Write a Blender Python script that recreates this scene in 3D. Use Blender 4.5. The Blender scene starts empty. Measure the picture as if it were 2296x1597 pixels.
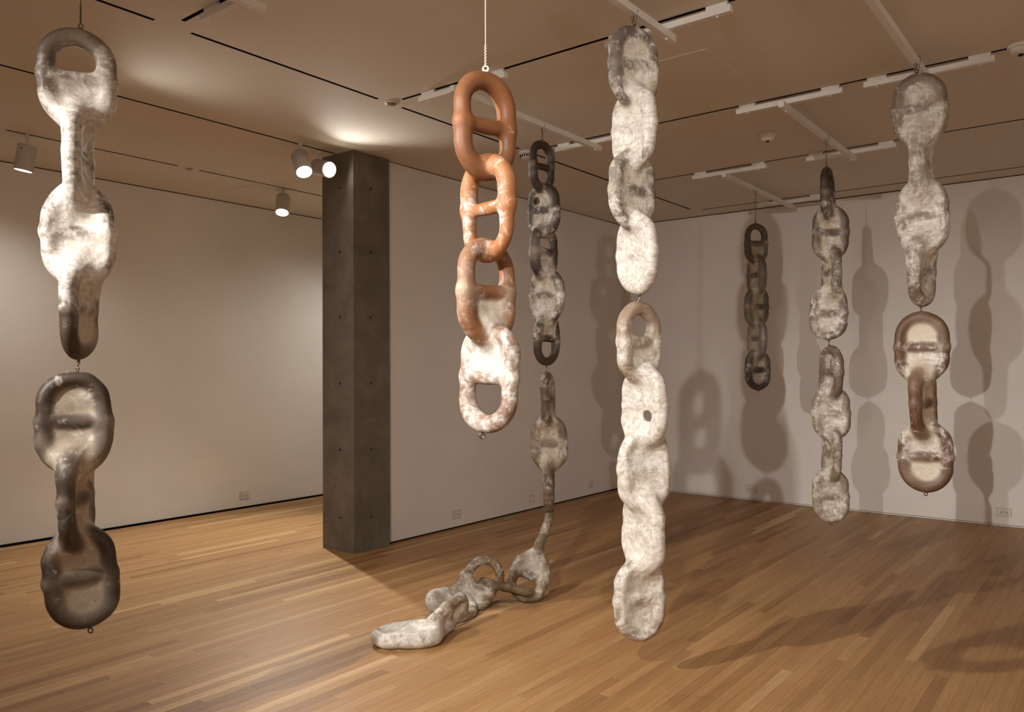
import bpy, bmesh, math, random
import numpy as np
from mathutils import Vector, Matrix

random.seed(7)
rng = np.random.default_rng(7)
scene = bpy.context.scene
COL = scene.collection

# ------------------------------------------------------------------ camera
FPX, CYPX, IW, IH = 1776.5, 812.4, 2296.0, 1597.0
YAW, PITCH, ROLL = math.radians(38.046), math.radians(0.3926), math.radians(-0.2026)
CAM = np.array([0.0, 0.0, 1.5])


def cam_axes():
    F = np.array([math.cos(YAW), math.sin(YAW), 0.0])
    R = np.array([math.sin(YAW), -math.cos(YAW), 0.0])
    U = np.array([0, 0, 1.0])
    F2 = F * math.cos(PITCH) + U * math.sin(PITCH)
    U2 = np.cross(R, F2)
    R2 = R * math.cos(ROLL) + U2 * math.sin(ROLL)
    U3 = np.cross(R2, F2)
    return R2, U3, F2


CR, CU, CF = cam_axes()
cam = bpy.data.cameras.new('camera')
cam.sensor_width = 36.0
cam.lens = FPX / IW * 36.0
cam.shift_y = (CYPX - IH / 2) / IW
cam.clip_start = 0.05
camo = bpy.data.objects.new('camera', cam)
COL.objects.link(camo)
mw = Matrix.Identity(4)
for i in range(3):
    mw[i][0], mw[i][1], mw[i][2], mw[i][3] = CR[i], CU[i], -CF[i], CAM[i]
camo.matrix_world = mw
scene.camera = camo

# ------------------------------------------------------------------ world, exposure
world = bpy.data.worlds.new('world')
scene.world = world
world.use_nodes = True
world.node_tree.nodes['Background'].inputs[0].default_value = (0, 0, 0, 1)
world.node_tree.nodes['Background'].inputs[1].default_value = 0.0
scene.view_settings.view_transform = 'Standard'
scene.view_settings.look = 'None'
scene.view_settings.gamma = 1.0
scene.view_settings.use_curve_mapping = False
scene.view_settings.exposure = 0.0
scene.cycles.max_bounces = 10
scene.cycles.diffuse_bounces = 8

H = 3.27                    # ceiling height
YM, YL, XR = 4.99, 7.54, 8.667   # main wall, far left wall, right wall
XB, YB = -3.6, -3.4         # walls behind the camera

# track spotlights: name -> (slot x, slot y, drop, aim, watts, cone, blend, colour, label)
WARM = (1.0, 0.95, 0.88)
NEUT = (1.0, 0.985, 0.92)
KEY = (1.0, 0.965, 0.93)
FILL = (1.0, 0.97, 0.94)
HEADS = [
    # position of lens, aim point, power, cone deg, blend, colour, label
    ((-0.92, 0.76, 3.06), (5.6, 2.60, 0.55), 520, 62, 0.95, KEY,
     'white track spotlight on the slot nearer the viewer, level with the rust chain'),
    ((-0.92, 3.20, 3.00), (4.9, 1.20, 0.0), 850, 60, 0.85, KEY,
     'white track spotlight on the slot nearer the viewer, turned towards the white chain'),
    ((-0.92, 2.75, 3.00), (1.39, 3.21, 2.15), 22, 30, 0.60, KEY,
     'white track spotlight on the slot nearer the viewer, narrow beam on the pale key-shaped chain'),
    ((2.16, 5.06, 3.06), (3.0, 3.85, 1.95), 60, 145, 1.0, WARM,
     'lit white track spotlight hidden behind the pale key-shaped chain'),
    ((3.86, 5.07, 3.03), (3.25, 3.15, 0.20), 115, 62, 0.8, WARM,
     'lit white track spotlight facing into the room, the one further from the concrete column'),
    ((4.09, 5.05, 3.09), (4.00, 4.20, 2.84), 42, 120, 0.9, WARM,
     'lit white track spotlight facing into the room, right beside the concrete column'),
    ((4.70, 6.52, 3.02), (4.38, 6.20, 2.02), 370, 88, 0.9, NEUT,
     'white track spotlight in the side bay, tilted over the floor with its lens glowing'),
    ((2.43, 6.58, 3.00), (2.32, 6.72, 2.0), 45, 150, 1.0, WARM,
     'white track spotlight in the side bay aimed away at the long wall'),
    ((6.60, 6.35, 2.98), (5.9, 6.6, 0.0), 85, 150, 1.0, NEUT,
     'white track spotlight in the side bay, out of sight behind the gallery wall'),
    ((-0.92, -1.60, 3.00), (-3.6, -1.4, 1.2), 470, 120, 0.9, FILL,  # added unseen head, bounces soft fill off the wall behind the viewer
     'added white track spotlight, unseen, bouncing fill light off the wall behind the viewer'),
    ((2.13, -1.60, 3.00), (2.4, -3.4, 1.0), 470, 120, 0.9, FILL,  # second added head, also unseen, for fill bounced off the near wall
     'added white track spotlight, unseen, bouncing fill light off the wall on the viewer side'),
]


# ------------------------------------------------------------------ pixel helpers
def ray(x, y):
    return CR * ((x - IW / 2) / FPX) - CU * ((y - CYPX) / FPX) + CF


def atd(x, y, d):
    return CAM + ray(x, y) * d


def onz(x, y, z):
    r = ray(x, y)
    return CAM + r * ((z - CAM[2]) / r[2])


def onY(x, y, Y):
    r = ray(x, y)
    return CAM + r * (Y / r[1])


def onX(x, y, X):
    r = ray(x, y)
    return CAM + r * (X / r[0])


def proj(P):
    q = np.array(P) - CAM
    z = q @ CF
    return IW / 2 + FPX * (q @ CR) / z, CYPX - FPX * (q @ CU) / z, z


def lin(c):
    return tuple(((v / 255) / 12.92 if v / 255 <= 0.04045 else ((v / 255 + 0.055) / 1.055) ** 2.4) for v in c)


# ------------------------------------------------------------------ object helpers
def tag(o, label=None, cat=None, group=None, kind=None):
    if label: o['label'] = label
    if cat: o['category'] = cat
    if group: o['group'] = group
    if kind: o['kind'] = kind
    return o


def empty(name, loc):
    o = bpy.data.objects.new(name, None)
    o.empty_display_size = 0.1
    o.location = loc
    COL.objects.link(o)
    return o


def mesh_obj(name, me, mat=None, parent=None, loc=None):
    o = bpy.data.objects.new(name, me)
    COL.objects.link(o)
    if mat is not None and not me.materials:
        me.materials.append(mat)
    if parent is not None:
        o.parent = parent
    if loc is not None:
        o.location = loc
    return o


def bm_obj(name, bm, mat=None, parent=None, loc=None, smooth=False):
    me = bpy.data.meshes.new(name)
    bmesh.ops.recalc_face_normals(bm, faces=bm.faces)
    bm.to_mesh(me)
    bm.free()
    if smooth:
        for p in me.polygons:
            p.use_smooth = True
    return mesh_obj(name, me, mat, parent, loc)


def add_box(bm, lo, hi, bevel=0.0):
    vs = [bm.verts.new((x, y, z)) for x in (lo[0], hi[0]) for y in (lo[1], hi[1]) for z in (lo[2], hi[2])]
    fs = [(0, 1, 3, 2), (4, 6, 7, 5), (0, 4, 5, 1), (2, 3, 7, 6), (0, 2, 6, 4), (1, 5, 7, 3)]
    faces = [bm.faces.new([vs[i] for i in f]) for f in fs]
    if bevel > 0:
        es = list({e for f in faces for e in f.edges})
        bmesh.ops.bevel(bm, geom=es, offset=bevel, segments=2, affect='EDGES', profile=0.5)


def box(name, lo, hi, mat, parent=None, bevel=0.0, origin=None):
    bm = bmesh.new()
    o = Vector(origin) if origin is not None else Vector((0, 0, 0))
    add_box(bm, Vector(lo) - o, Vector(hi) - o, bevel)
    return bm_obj(name, bm, mat, parent, o if (origin is not None and parent is None) else None)


def add_tube(bm, pts, r, seg=8, caps=True, radii=None):
    pts = [Vector(p) for p in pts]
    n = len(pts)
    t0 = (pts[1] - pts[0]).normalized()
    up = Vector((0, 0, 1)) if abs(t0.z) < 0.9 else Vector((1, 0, 0))
    nrm = t0.cross(up).normalized()
    rings = []
    for i, p in enumerate(pts):
        t = (pts[min(i + 1, n - 1)] - pts[max(i - 1, 0)]).normalized()
        nrm = (nrm - t * nrm.dot(t)).normalized()
        b = t.cross(nrm)
        rr = radii[i] if radii else r
        rings.append([bm.verts.new(p + (nrm * math.cos(a) + b * math.sin(a)) * rr)
                      for a in (2 * math.pi * k / seg for k in range(seg))])
    for a, b in zip(rings, rings[1:]):
        for k in range(seg):
            bm.faces.new((a[k], a[(k + 1) % seg], b[(k + 1) % seg], b[k]))
    if caps:
        bm.faces.new(rings[0][::-1])
        bm.faces.new(rings[-1])


def tube_obj(name, pts, r, mat, parent=None, seg=8, radii=None):
    bm = bmesh.new()
    add_tube(bm, pts, r, seg, True, radii)
    return bm_obj(name, bm, mat, parent, smooth=True)


def add_lathe(bm, prof, seg=32, mtx=None):
    """prof: list of (r, z); r 0 closes."""
    rings = []
    for r, z in prof:
        if r <= 1e-6:
            rings.append([bm.verts.new((0, 0, z))])
        else:
            rings.append([bm.verts.new((r * math.cos(2 * math.pi * k / seg), r * math.sin(2 * math.pi * k / seg), z))
                          for k in range(seg)])
    for a, b in zip(rings, rings[1:]):
        for k in range(seg):
            k2 = (k + 1) % seg
            if len(a) == 1 and len(b) == 1:
                continue
            if len(a) == 1:
                bm.faces.new((a[0], b[k], b[k2]))
            elif len(b) == 1:
                bm.faces.new((a[k], a[k2], b[0]))
            else:
                bm.faces.new((a[k], a[k2], b[k2], b[k]))
    if mtx is not None:
        bmesh.ops.transform(bm, matrix=mtx, verts=[v for rg in rings for v in rg])


def lathe_obj(name, prof, mat, parent=None, seg=32, mtx=None, smooth=True, loc=None):
    bm = bmesh.new()
    add_lathe(bm, prof, seg, mtx)
    o = bm_obj(name, bm, mat, parent, loc, smooth=False)
    if smooth:
        me = o.data
        for p in me.polygons:
            p.use_smooth = True
        try:
            me.set_sharp_from_angle(angle=math.radians(40))
        except Exception:
            pass
    return o


# ------------------------------------------------------------------ materials
def new_mat(name):
    m = bpy.data.materials.new(name)
    m.use_nodes = True
    nt = m.node_tree
    return m, nt, nt.nodes['Principled BSDF']


def N(nt, kind, **kw):
    n = nt.nodes.new(kind)
    for k, v in kw.items():
        setattr(n, k, v)
    return n


def noise(nt, vec, scale, detail=4, rough=0.55, dist=0.0):
    n = N(nt, 'ShaderNodeTexNoise')
    n.inputs['Scale'].default_value = scale
    n.inputs['Detail'].default_value = detail
    n.inputs['Roughness'].default_value = rough
    n.inputs['Distortion'].default_value = dist
    if vec is not None:
        nt.links.new(vec, n.inputs['Vector'])
    return n


def ramp(nt, fac, stops):
    r = N(nt, 'ShaderNodeValToRGB')
    e = r.color_ramp.elements
    while len(e) < len(stops):
        e.new(0.5)
    for el, (p, c) in zip(e, stops):
        el.position = p
        el.color = (*c, 1) if len(c) == 3 else c
    nt.links.new(fac, r.inputs[0])
    return r


def mixc(nt, fac, a, b, mode='MIX'):
    m = N(nt, 'ShaderNodeMix', data_type='RGBA', blend_type=mode)
    for sock, v in ((m.inputs[0], fac), (m.inputs[6], a), (m.inputs[7], b)):
        if isinstance(v, (int, float)):
            sock.default_value = v
        elif isinstance(v, tuple):
            sock.default_value = (*v, 1) if len(v) == 3 else v
        else:
            nt.links.new(v, sock)
    return m.outputs[2]


def math_n(nt, op, a, b=None, c=None, clamp=False):
    m = N(nt, 'ShaderNodeMath', operation=op, use_clamp=clamp)
    for i, v in enumerate((a, b, c)):
        if v is None:
            continue
        if isinstance(v, (int, float)):
            m.inputs[i].default_value = v
        else:
            nt.links.new(v, m.inputs[i])
    return m.outputs[0]


def bump(nt, bsdf, height, strength, dist):
    b = N(nt, 'ShaderNodeBump')
    b.inputs['Strength'].default_value = strength
    b.inputs['Distance'].default_value = dist
    nt.links.new(height, b.inputs['Height'])
    nt.links.new(b.outputs[0], bsdf.inputs['Normal'])


def paint(name, col, rough=0.85, var=0.04, bumpd=0.0006, scale=240, spec=0.2):
    m, nt, bs = new_mat(name)
    tc = N(nt, 'ShaderNodeTexCoord').outputs['Object']
    n1 = noise(nt, tc, 1.3, 4)
    c = lin(col)
    dark = tuple(v * (1 - var) for v in c)
    lite = tuple(min(1, v * (1 + var)) for v in c)
    r = ramp(nt, n1.outputs[0], [(0.3, dark), (0.7, lite)])
    nt.links.new(r.outputs[0], bs.inputs['Base Color'])
    bs.inputs['Roughness'].default_value = rough
    bs.inputs['Specular IOR Level'].default_value = spec
    n2 = noise(nt, tc, scale, 2)
    bump(nt, bs, n2.outputs[0], 0.35, bumpd)
    return m


def plain(name, col, rough=0.5, metal=0.0, spec=0.4):
    m, nt, bs = new_mat(name)
    tc = N(nt, 'ShaderNodeTexCoord').outputs['Object']
    n1 = noise(nt, tc, 30, 3)
    c = lin(col)
    r = ramp(nt, n1.outputs[0], [(0.3, tuple(v * 0.93 for v in c)), (0.7, c)])
    nt.links.new(r.outputs[0], bs.inputs['Base Color'])
    bs.inputs['Roughness'].default_value = rough
    bs.inputs['Metallic'].default_value = metal
    bs.inputs['Specular IOR Level'].default_value = spec
    return m


M_WALL = paint('white_wall_paint', (224, 219, 212))
M_CEIL = paint('ceiling_paint', (216, 207, 194), 0.8, 0.02, 0.0008, 400, 0.25)
M_SLOT = plain('dark_slot', (26, 22, 19), 0.8)
M_REVEAL = plain('dark_reveal', (30, 24, 18), 0.9)
M_WHITE = plain('white_powder_coat', (226, 222, 214), 0.45)
M_LAMP = plain('lamp_housing', (196, 191, 184), 0.4)
M_PLATE = plain('outlet_plastic', (219, 210, 198), 0.4)
M_PLATEEDGE = plain('outlet_edge_shade', (142, 130, 116), 0.6)  # shadow edge round the outlet plates, put into the colour
M_PLATEHOLE = plain('outlet_hole', (40, 34, 30), 0.7)
M_STEEL = plain('steel_hook', (120, 112, 104), 0.35, 0.9)
M_WIRE = plain('dark_wire', (88, 78, 68), 0.45, 0.6)
M_WIREW = plain('white_coated_wire', (216, 206, 190), 0.5)
M_GREYDISC = plain('sprinkler_cover', (150, 142, 134), 0.35, 0.4)

# lamp lens
M_LENS, _nt, _bs = new_mat('glowing_lens')
_bs.inputs['Base Color'].default_value = (1, 1, 1, 1)
_bs.inputs['Emission Color'].default_value = (1.0, 0.93, 0.82, 1)
_bs.inputs['Emission Strength'].default_value = 30.0

# concrete
M_CONC, nt, bs = new_mat('board_cast_concrete')
tc = N(nt, 'ShaderNodeTexCoord').outputs['Object']
n1 = noise(nt, tc, 3.5, 8, 0.65, 0.4)
n2 = noise(nt, tc, 60, 4, 0.6)
r1 = ramp(nt, n1.outputs[0], [(0.25, lin((92, 84, 73))), (0.55, lin((114, 105, 93))), (0.8, lin((134, 124, 111)))])
r2 = ramp(nt, n2.outputs[0], [(0.3, (0.82, 0.82, 0.82)), (0.6, (1, 1, 1))])
nt.links.new(mixc(nt, 1.0, r1.outputs[0], r2.outputs[0], 'MULTIPLY'), bs.inputs['Base Color'])
bs.inputs['Roughness'].default_value = 0.75
bump(nt, bs, n2.outputs[0], 0.3, 0.002)

# oak floor
M_OAK, nt, bs = new_mat('oak_strip_floor')
tcn = N(nt, 'ShaderNodeTexCoord')
geo = N(nt, 'ShaderNodeNewGeometry')
oi = N(nt, 'ShaderNodeObjectInfo')
at = N(nt, 'ShaderNodeAttribute', attribute_name='tone')
tone = math_n(nt, 'FRACT', math_n(nt, 'ADD', oi.outputs['Random'], at.outputs['Fac']))
comb = N(nt, 'ShaderNodeCombineXYZ')
nt.links.new(math_n(nt, 'MULTIPLY', tone, 37.0), comb.inputs[0])
nt.links.new(math_n(nt, 'MULTIPLY', tone, 91.0), comb.inputs[1])
nt.links.new(math_n(nt, 'MULTIPLY', tone, 13.0), comb.inputs[2])
va = N(nt, 'ShaderNodeVectorMath', operation='ADD')
nt.links.new(geo.outputs['Position'], va.inputs[0])
nt.links.new(comb.outputs[0], va.inputs[1])
mp = N(nt, 'ShaderNodeMapping')
mp.inputs['Scale'].default_value = (0.9, 22.0, 1.0)
nt.links.new(va.outputs[0], mp.inputs[0])
g1 = noise(nt, mp.outputs[0], 2.2, 5, 0.6, 0.8)
mp2 = N(nt, 'ShaderNodeMapping')
mp2.inputs['Scale'].default_value = (4.0, 160.0, 1.0)
nt.links.new(va.outputs[0], mp2.inputs[0])
g2 = noise(nt, mp2.outputs[0], 3.0, 3, 0.6)
rt = ramp(nt, tone, [(0.0, lin((163, 124, 82))), (0.10, lin((142, 104, 66))), (0.25, lin((168, 129, 86))), (0.5, lin((160, 120, 76))),
                     (0.68, lin((174, 136, 92))), (0.86, lin((164, 123, 80))), (0.97, lin((190, 154, 110)))])
gr = ramp(nt, g1.outputs[0], [(0.28, (0.80, 0.77, 0.73)), (0.55, (1, 1, 1)), (0.68, (1.08, 1.07, 1.05)), (0.76, (1.30, 1.28, 1.22))])
gf = ramp(nt, g2.outputs[0], [(0.3, (0.86, 0.84, 0.80)), (0.6, (1, 1, 1))])
c1 = mixc(nt, 1.0, rt.outputs[0], gr.outputs[0], 'MULTIPLY')
c2 = mixc(nt, 1.0, c1, gf.outputs[0], 'MULTIPLY')
nt.links.new(c2, bs.inputs['Base Color'])
bs.inputs['Roughness'].default_value = 0.46
bs.inputs['Specular IOR Level'].default_value = 0.28
bump(nt, bs, g2.outputs[0], 0.15, 0.0008)

M_SUB = plain('dark_subfloor', (62, 42, 26), 0.9)

# membrane / felted hide over the chain links
M_HIDE, nt, bs = new_mat('fibrous_skin')
tc = N(nt, 'ShaderNodeTexCoord').outputs['Object']
colA = N(nt, 'ShaderNodeAttribute', attribute_name='base')
filmA = N(nt, 'ShaderNodeAttribute', attribute_name='film')
cov = filmA.outputs['Fac']
warp = noise(nt, tc, 7, 3, 0.5)
wv = N(nt, 'ShaderNodeVectorMath', operation='MULTIPLY_ADD')
nt.links.new(warp.outputs['Color'], wv.inputs[0])
wv.inputs[1].default_value = (0.13, 0.13, 0.13)
nt.links.new(tc, wv.inputs[2])
wvec = wv.outputs[0]
mpa = N(nt, 'ShaderNodeMapping')
mpa.inputs['Scale'].default_value = (15, 15, 36)
nt.links.new(wvec, mpa.inputs[0])
mpb = N(nt, 'ShaderNodeMapping')
mpb.inputs['Rotation'].default_value = (0.6, 0.9, 0.3)
mpb.inputs['Scale'].default_value = (40, 40, 11)
nt.links.new(wvec, mpb.inputs[0])
s1 = noise(nt, mpa.outputs[0], 1.6, 4, 0.6)        # fibres wrapped round the links
s2 = noise(nt, mpb.outputs[0], 1.5, 4, 0.6, 0.5)    # stray diagonal fibres
n1 = noise(nt, wvec, 11, 6, 0.62)                   # where the white film lies
n3 = noise(nt, tc, 130, 4, 0.7)
n4 = noise(nt, wvec, 42, 6, 0.68)
fib = math_n(nt, 'MULTIPLY', math_n(nt, 'ADD', math_n(nt, 'ADD', s1.outputs[0], s2.outputs[0]), n4.outputs[0]), 0.3333)
fld = math_n(nt, 'ADD', math_n(nt, 'MULTIPLY', n1.outputs[0], 0.62), math_n(nt, 'MULTIPLY', fib, 0.38))
th = math_n(nt, 'MULTIPLY_ADD', cov, -0.36, 0.68)
mk = N(nt, 'ShaderNodeMapRange', interpolation_type='SMOOTHSTEP')
nt.links.new(fld, mk.inputs['Value'])
nt.links.new(math_n(nt, 'SUBTRACT', th, 0.07), mk.inputs['From Min'])
nt.links.new(math_n(nt, 'ADD', th, 0.09), mk.inputs['From Max'])
filmc = ramp(nt, fib, [(0.36, lin((168, 158, 146))), (0.48, lin((200, 192, 181))), (0.60, lin((230, 225, 217)))])
c = mixc(nt, math_n(nt, 'MULTIPLY', mk.outputs[0], 0.86), colA.outputs['Color'], filmc.outputs[0])
hair = ramp(nt, s2.outputs[0], [(0.60, (0, 0, 0)), (0.68, (1, 1, 1))])
c = mixc(nt, math_n(nt, 'MULTIPLY', hair.outputs[0], math_n(nt, 'MULTIPLY', cov, 0.45, clamp=True)), c, lin((234, 229, 220)))
mott = ramp(nt, n3.outputs[0], [(0.30, (0.78, 0.76, 0.74)), (0.60, (1, 1, 1))])
c = mixc(nt, 0.6, c, mott.outputs[0], 'MULTIPLY')
drk = ramp(nt, s1.outputs[0], [(0.30, (0.62, 0.58, 0.55)), (0.50, (1, 1, 1))])
c = mixc(nt, 0.35, c, drk.outputs[0], 'MULTIPLY')
nt.links.new(c, bs.inputs['Base Color'])
bs.inputs['Roughness'].default_value = 0.5
bs.inputs['Specular IOR Level'].default_value = 0.4
hsum = math_n(nt, 'ADD', fib, math_n(nt, 'MULTIPLY', n3.outputs[0], 0.25))
bump(nt, bs, hsum, 0.4, 0.004)


# ================================================================== THE ROOM
# ---- floor
floor = box('floor', (XB, YB, -0.12), (XR, YL, -0.016), M_SUB)
tag(floor, 'oak strip floor of the gallery', kind='structure')
PW = 0.0562


def plank_mesh(name, L, w, h=0.016, ch=0.0004):
    g = 0.0002
    x0, x1, y0, y1 = -L / 2 + g, L / 2 - g, -w / 2 + g, w / 2 - g
    v = [(x0, y0, -h), (x1, y0, -h), (x1, y1, -h), (x0, y1, -h),
         (x0, y0, -ch), (x1, y0, -ch), (x1, y1, -ch), (x0, y1, -ch),
         (x0 + ch, y0 + ch, 0), (x1 - ch, y0 + ch, 0), (x1 - ch, y1 - ch, 0), (x0 + ch, y1 - ch, 0)]
    f = [(8, 9, 10, 11)]
    for a in (0, 4):
        for k in range(4):
            k2 = (k + 1) % 4
            f.append((a + k, a + k2, a + 4 + k2, a + 4 + k))
    return v, f


LENS = [0.45, 0.7, 0.9, 1.15, 1.4, 1.75, 2.1]
PM = []
for L in LENS:
    v, f = plank_mesh('plank', L, PW)
    me = bpy.data.meshes.new('plank')
    me.from_pydata(v, [], f)
    me.materials.append(M_OAK)
    PM.append(me)
planks = []
nrow = int((YL - YB) / PW)
for rrow in range(nrow):
    y = YB + (rrow + 0.5) * PW
    x = XB - random.random() * 1.5
    while x < XR:
        k = random.choice([0, 1, 2, 3, 3, 4, 4, 5, 5, 6])
        L = LENS[k]
        if x + L > XR - 0.004:                    # end plank is cut at the wall
            if XR - 0.004 - x > 0.05:
                planks.append((x, XR - 0.004, y, -1))
            break
        if x > XB:
            planks.append((x, x + L, y, k))
        elif x + L > XB + 0.05:
            planks.append((XB, x + L, y, -1))
        x += L
seen = []
for i, (x0, x1, y, k) in enumerate(planks):
    area = 0
    for s in np.linspace(x0, x1, 9):
        q = np.array([s, y, 0.0]) - CAM
        z = q @ CF
        if z > 0.4:
            px = IW / 2 + FPX * (q @ CR) / z
            py = CYPX - FPX * (q @ CU) / z
            if 0 <= px <= IW and 0 <= py <= IH and not (y > YM and s > 4.6):
                area += (x1 - x0) / 9 * FPX * FPX * 1.5 / z ** 3
    seen.append(area if k >= 0 else 0)
top = set(np.argsort(seen)[::-1][:298].tolist())
sv, sf, st = [], [], []
for i, (x0, x1, y, k) in enumerate(planks):
    if i in top:
        o = bpy.data.objects.new('plank', PM[k])
        COL.objects.link(o)
        o.location = ((x0 + x1) / 2, y, 0)
        o.parent = floor
    else:
        v, f = plank_mesh('p', x1 - x0, PW)
        b = len(sv)
        sv += [(p[0] + (x0 + x1) / 2, p[1] + y, p[2]) for p in v]
        sf += [tuple(b + q for q in ff) for ff in f]
        st += [random.random()] * len(v)
me = bpy.data.meshes.new('far_planks')
me.from_pydata(sv, [], sf)
a = me.attributes.new('tone', 'FLOAT', 'POINT')
a.data.foreach_set('value', st)
o = mesh_obj('far_planks', me, M_OAK, floor)
tag(o, kind='stuff')


# ---- walls (paint stops short of floor and ceiling: dark reveals)
def wall(name, lo, hi, label, zb=0.016, zt=H - 0.008):
    w = box(name, (lo[0], lo[1], zb), (hi[0], hi[1], zt), M_WALL)
    return tag(w, label, kind='structure')


wall('wall_main', (4.652, YM, 0), (XR, YM + 0.35, 0), 'white gallery wall to the right of the concrete column')
wall('wall_right', (XR, YB, 0), (XR + 0.15, YM + 0.35, 0), 'white gallery wall carrying most of the chain shadows', zb=0.017)
wall('wall_left', (XB, YL, 0), (XR, YL + 0.15, 0), 'white wall of the side bay beyond the column')
wall('wall_back', (XB - 0.15, YB, 0), (XB, YL + 0.15, 0), 'white wall behind the viewer')
wall('wall_near', (XB, YB - 0.15, 0), (XR, YB, 0), 'white wall on the viewer side')
wall('wall_bay_end', (XR, YM + 0.35, 0), (XR + 0.15, YL, 0), 'white end wall of the side bay')
for nm, lo, hi in (
        ('main', (4.66, YM + 0.012, -0.01), (XR, YM + 0.34, 0.02)),
        ('left', (XB, YL + 0.012, -0.01), (XR, YL + 0.14, 0.02)),
        ('right', (XR + 0.008, YB, -0.01), (XR + 0.14, YM + 0.3, 0.02))):
    b = box('baseboard_' + nm, lo, hi, M_REVEAL)
    tag(b, 'dark recessed base reveal under the ' + nm + ' wall', kind='structure')
b = box('trim_1', (XR - 0.003, YB, 0.002), (XR + 0.01, YM, 0.0125), M_WALL)
tag(b, 'thin pale bead along the foot of the right wall', kind='structure')
for i, (lo, hi) in enumerate((((4.66, YM + 0.01, H - 0.02), (XR, YM + 0.34, H - 0.001)), ((XB, YL + 0.01, H - 0.02), (XR, YL + 0.14, H - 0.001)),
                              ((XR + 0.01, YB, H - 0.02), (XR + 0.14, YM + 0.3, H - 0.001)))):
    b = box('trim_%d' % (i + 2), lo, hi, M_REVEAL)
    tag(b, 'dark shadow gap between wall and ceiling', kind='structure')

# ---- ceiling with recessed slots
SW = 0.024
slots = []           # (x0,x1,y0,y1)
for X, segs in ((-0.93, [(-3.2, -2.6), (-2.4, 3.79)]), (0.60, [(-3.2, 3.79)]), (2.136, [(-3.2, 3.79)]), (3.66, [(-3.2, 3.775)]),
                (5.18, [(-3.2, 0.40), (0.53, 3.79)]), (6.73, [(-3.2, 0.40), (0.53, 3.79)]), (8.335, [(-3.2, 3.80)])):
    for a_, b_ in segs:
        slots.append((X - SW / 2, X + SW / 2, a_, b_))
for Y, segs in ((3.893, [(-3.4, -1.03), (-0.83, 0.5), (0.7, 2.04), (2.24, 3.555), (3.77, 5.08), (5.30, 6.63), (6.83, 8.22)]),
                (5.165, [(-3.4, 2.04), (2.24, 4.245)]), (6.54, [(-3.4, 2.05), (2.30, 3.64), (3.84, 5.5), (5.7, 8.2)])):
    for a_, b_ in segs:
        slots.append((a_, b_, Y - SW / 2, Y + SW / 2))
seams = [(4.408, 4.412, YB, 1.845), (4.408, 4.412, 2.385, 3.88), (4.43, 4.434, 3.91, 4.95), (-0.2, -0.196, -3.2, 3.88), (7.5, 7.504, -3.2, 3.88)]
xs = sorted({XB, XR, *[round(v, 5) for s in slots + seams for v in s[:2]]})
ys = sorted({YB, YL, *[round(v, 5) for s in slots + seams for v in s[2:]]})
vid = {}
cv, cf = [], []


def cvert(x, y):
    if (x, y) not in vid:
        vid[(x, y)] = len(cv)
        cv.append((x, y, H))
    return vid[(x, y)]


for xa, xb_ in zip(xs, xs[1:]):
    for ya, yb_ in zip(ys, ys[1:]):
        mx, my = (xa + xb_) / 2, (ya + yb_) / 2
        if any(s[0] < mx < s[1] and s[2] < my < s[3] for s in slots + seams):
            continue
        cf.append((cvert(xa, ya), cvert(xa, yb_), cvert(xb_, yb_), cvert(xb_, ya)))
me = bpy.data.meshes.new('ceiling')
b = len(cv)
cv += [(XB, YB, H + 0.15), (XR, YB, H + 0.15), (XR, YL, H + 0.15), (XB, YL, H + 0.15)]
cf.append((b, b + 1, b + 2, b + 3))
me.from_pydata(cv, [], cf)
ceil = mesh_obj('ceiling', me, M_CEIL)
tag(ceil, 'plaster gallery ceiling with dark track slots', kind='structure')


def channel(name, s, depth, mat):
    x0, x1, y0, y1 = s
    z0, z1 = H, H + depth
    v = [(x0, y0, z0), (x1, y0, z0), (x1, y1, z0), (x0, y1, z0), (x0, y0, z1), (x1, y0, z1), (x1, y1, z1), (x0, y1, z1)]
    f = [(0, 4, 5, 1), (1, 5, 6, 2), (2, 6, 7, 3), (3, 7, 4, 0), (4, 7, 6, 5)]
    m_ = bpy.data.meshes.new(name)
    m_.from_pydata(v, [], f)
    return mesh_obj(name, m_, mat, ceil)


for s in slots:
    channel('track_slot', s, 0.045, M_SLOT)
for s in seams:
    channel('panel_seam', s, 0.006, M_CEIL)
box('access_hatch', (4.125, 1.85, H - 0.0035), (4.66, 2.38, H + 0.01), M_CEIL, ceil, 0.001)
box('access_hatch', (4.44, 6.66, H - 0.0035), (4.95, 7.2, H + 0.01), M_CEIL, ceil, 0.001)

# ---- concrete column with tie holes
CX0, CX1, CY0, CY1 = 4.253, 4.648, 4.953, 5.345
colm = empty('concrete_column', ((CX0 + CX1) / 2, (CY0 + CY1) / 2, 0))
tag(colm, 'square grey cast concrete column with round tie holes at the end of the white wall', kind='structure')
CO = Vector(colm.location)
hole_z = [onX(762, yy, CX0)[2] for yy in (421, 565, 712, 860, 1009, 1162)]
hole_y = onX(762, 800, CX0)[1]
hole_x = onY(832, 800, CY0)[0]
joints = [0.0] + sorted([onX(762, 935, CX0)[2], onX(762, 640, CX0)[2]]) + [H]


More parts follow.
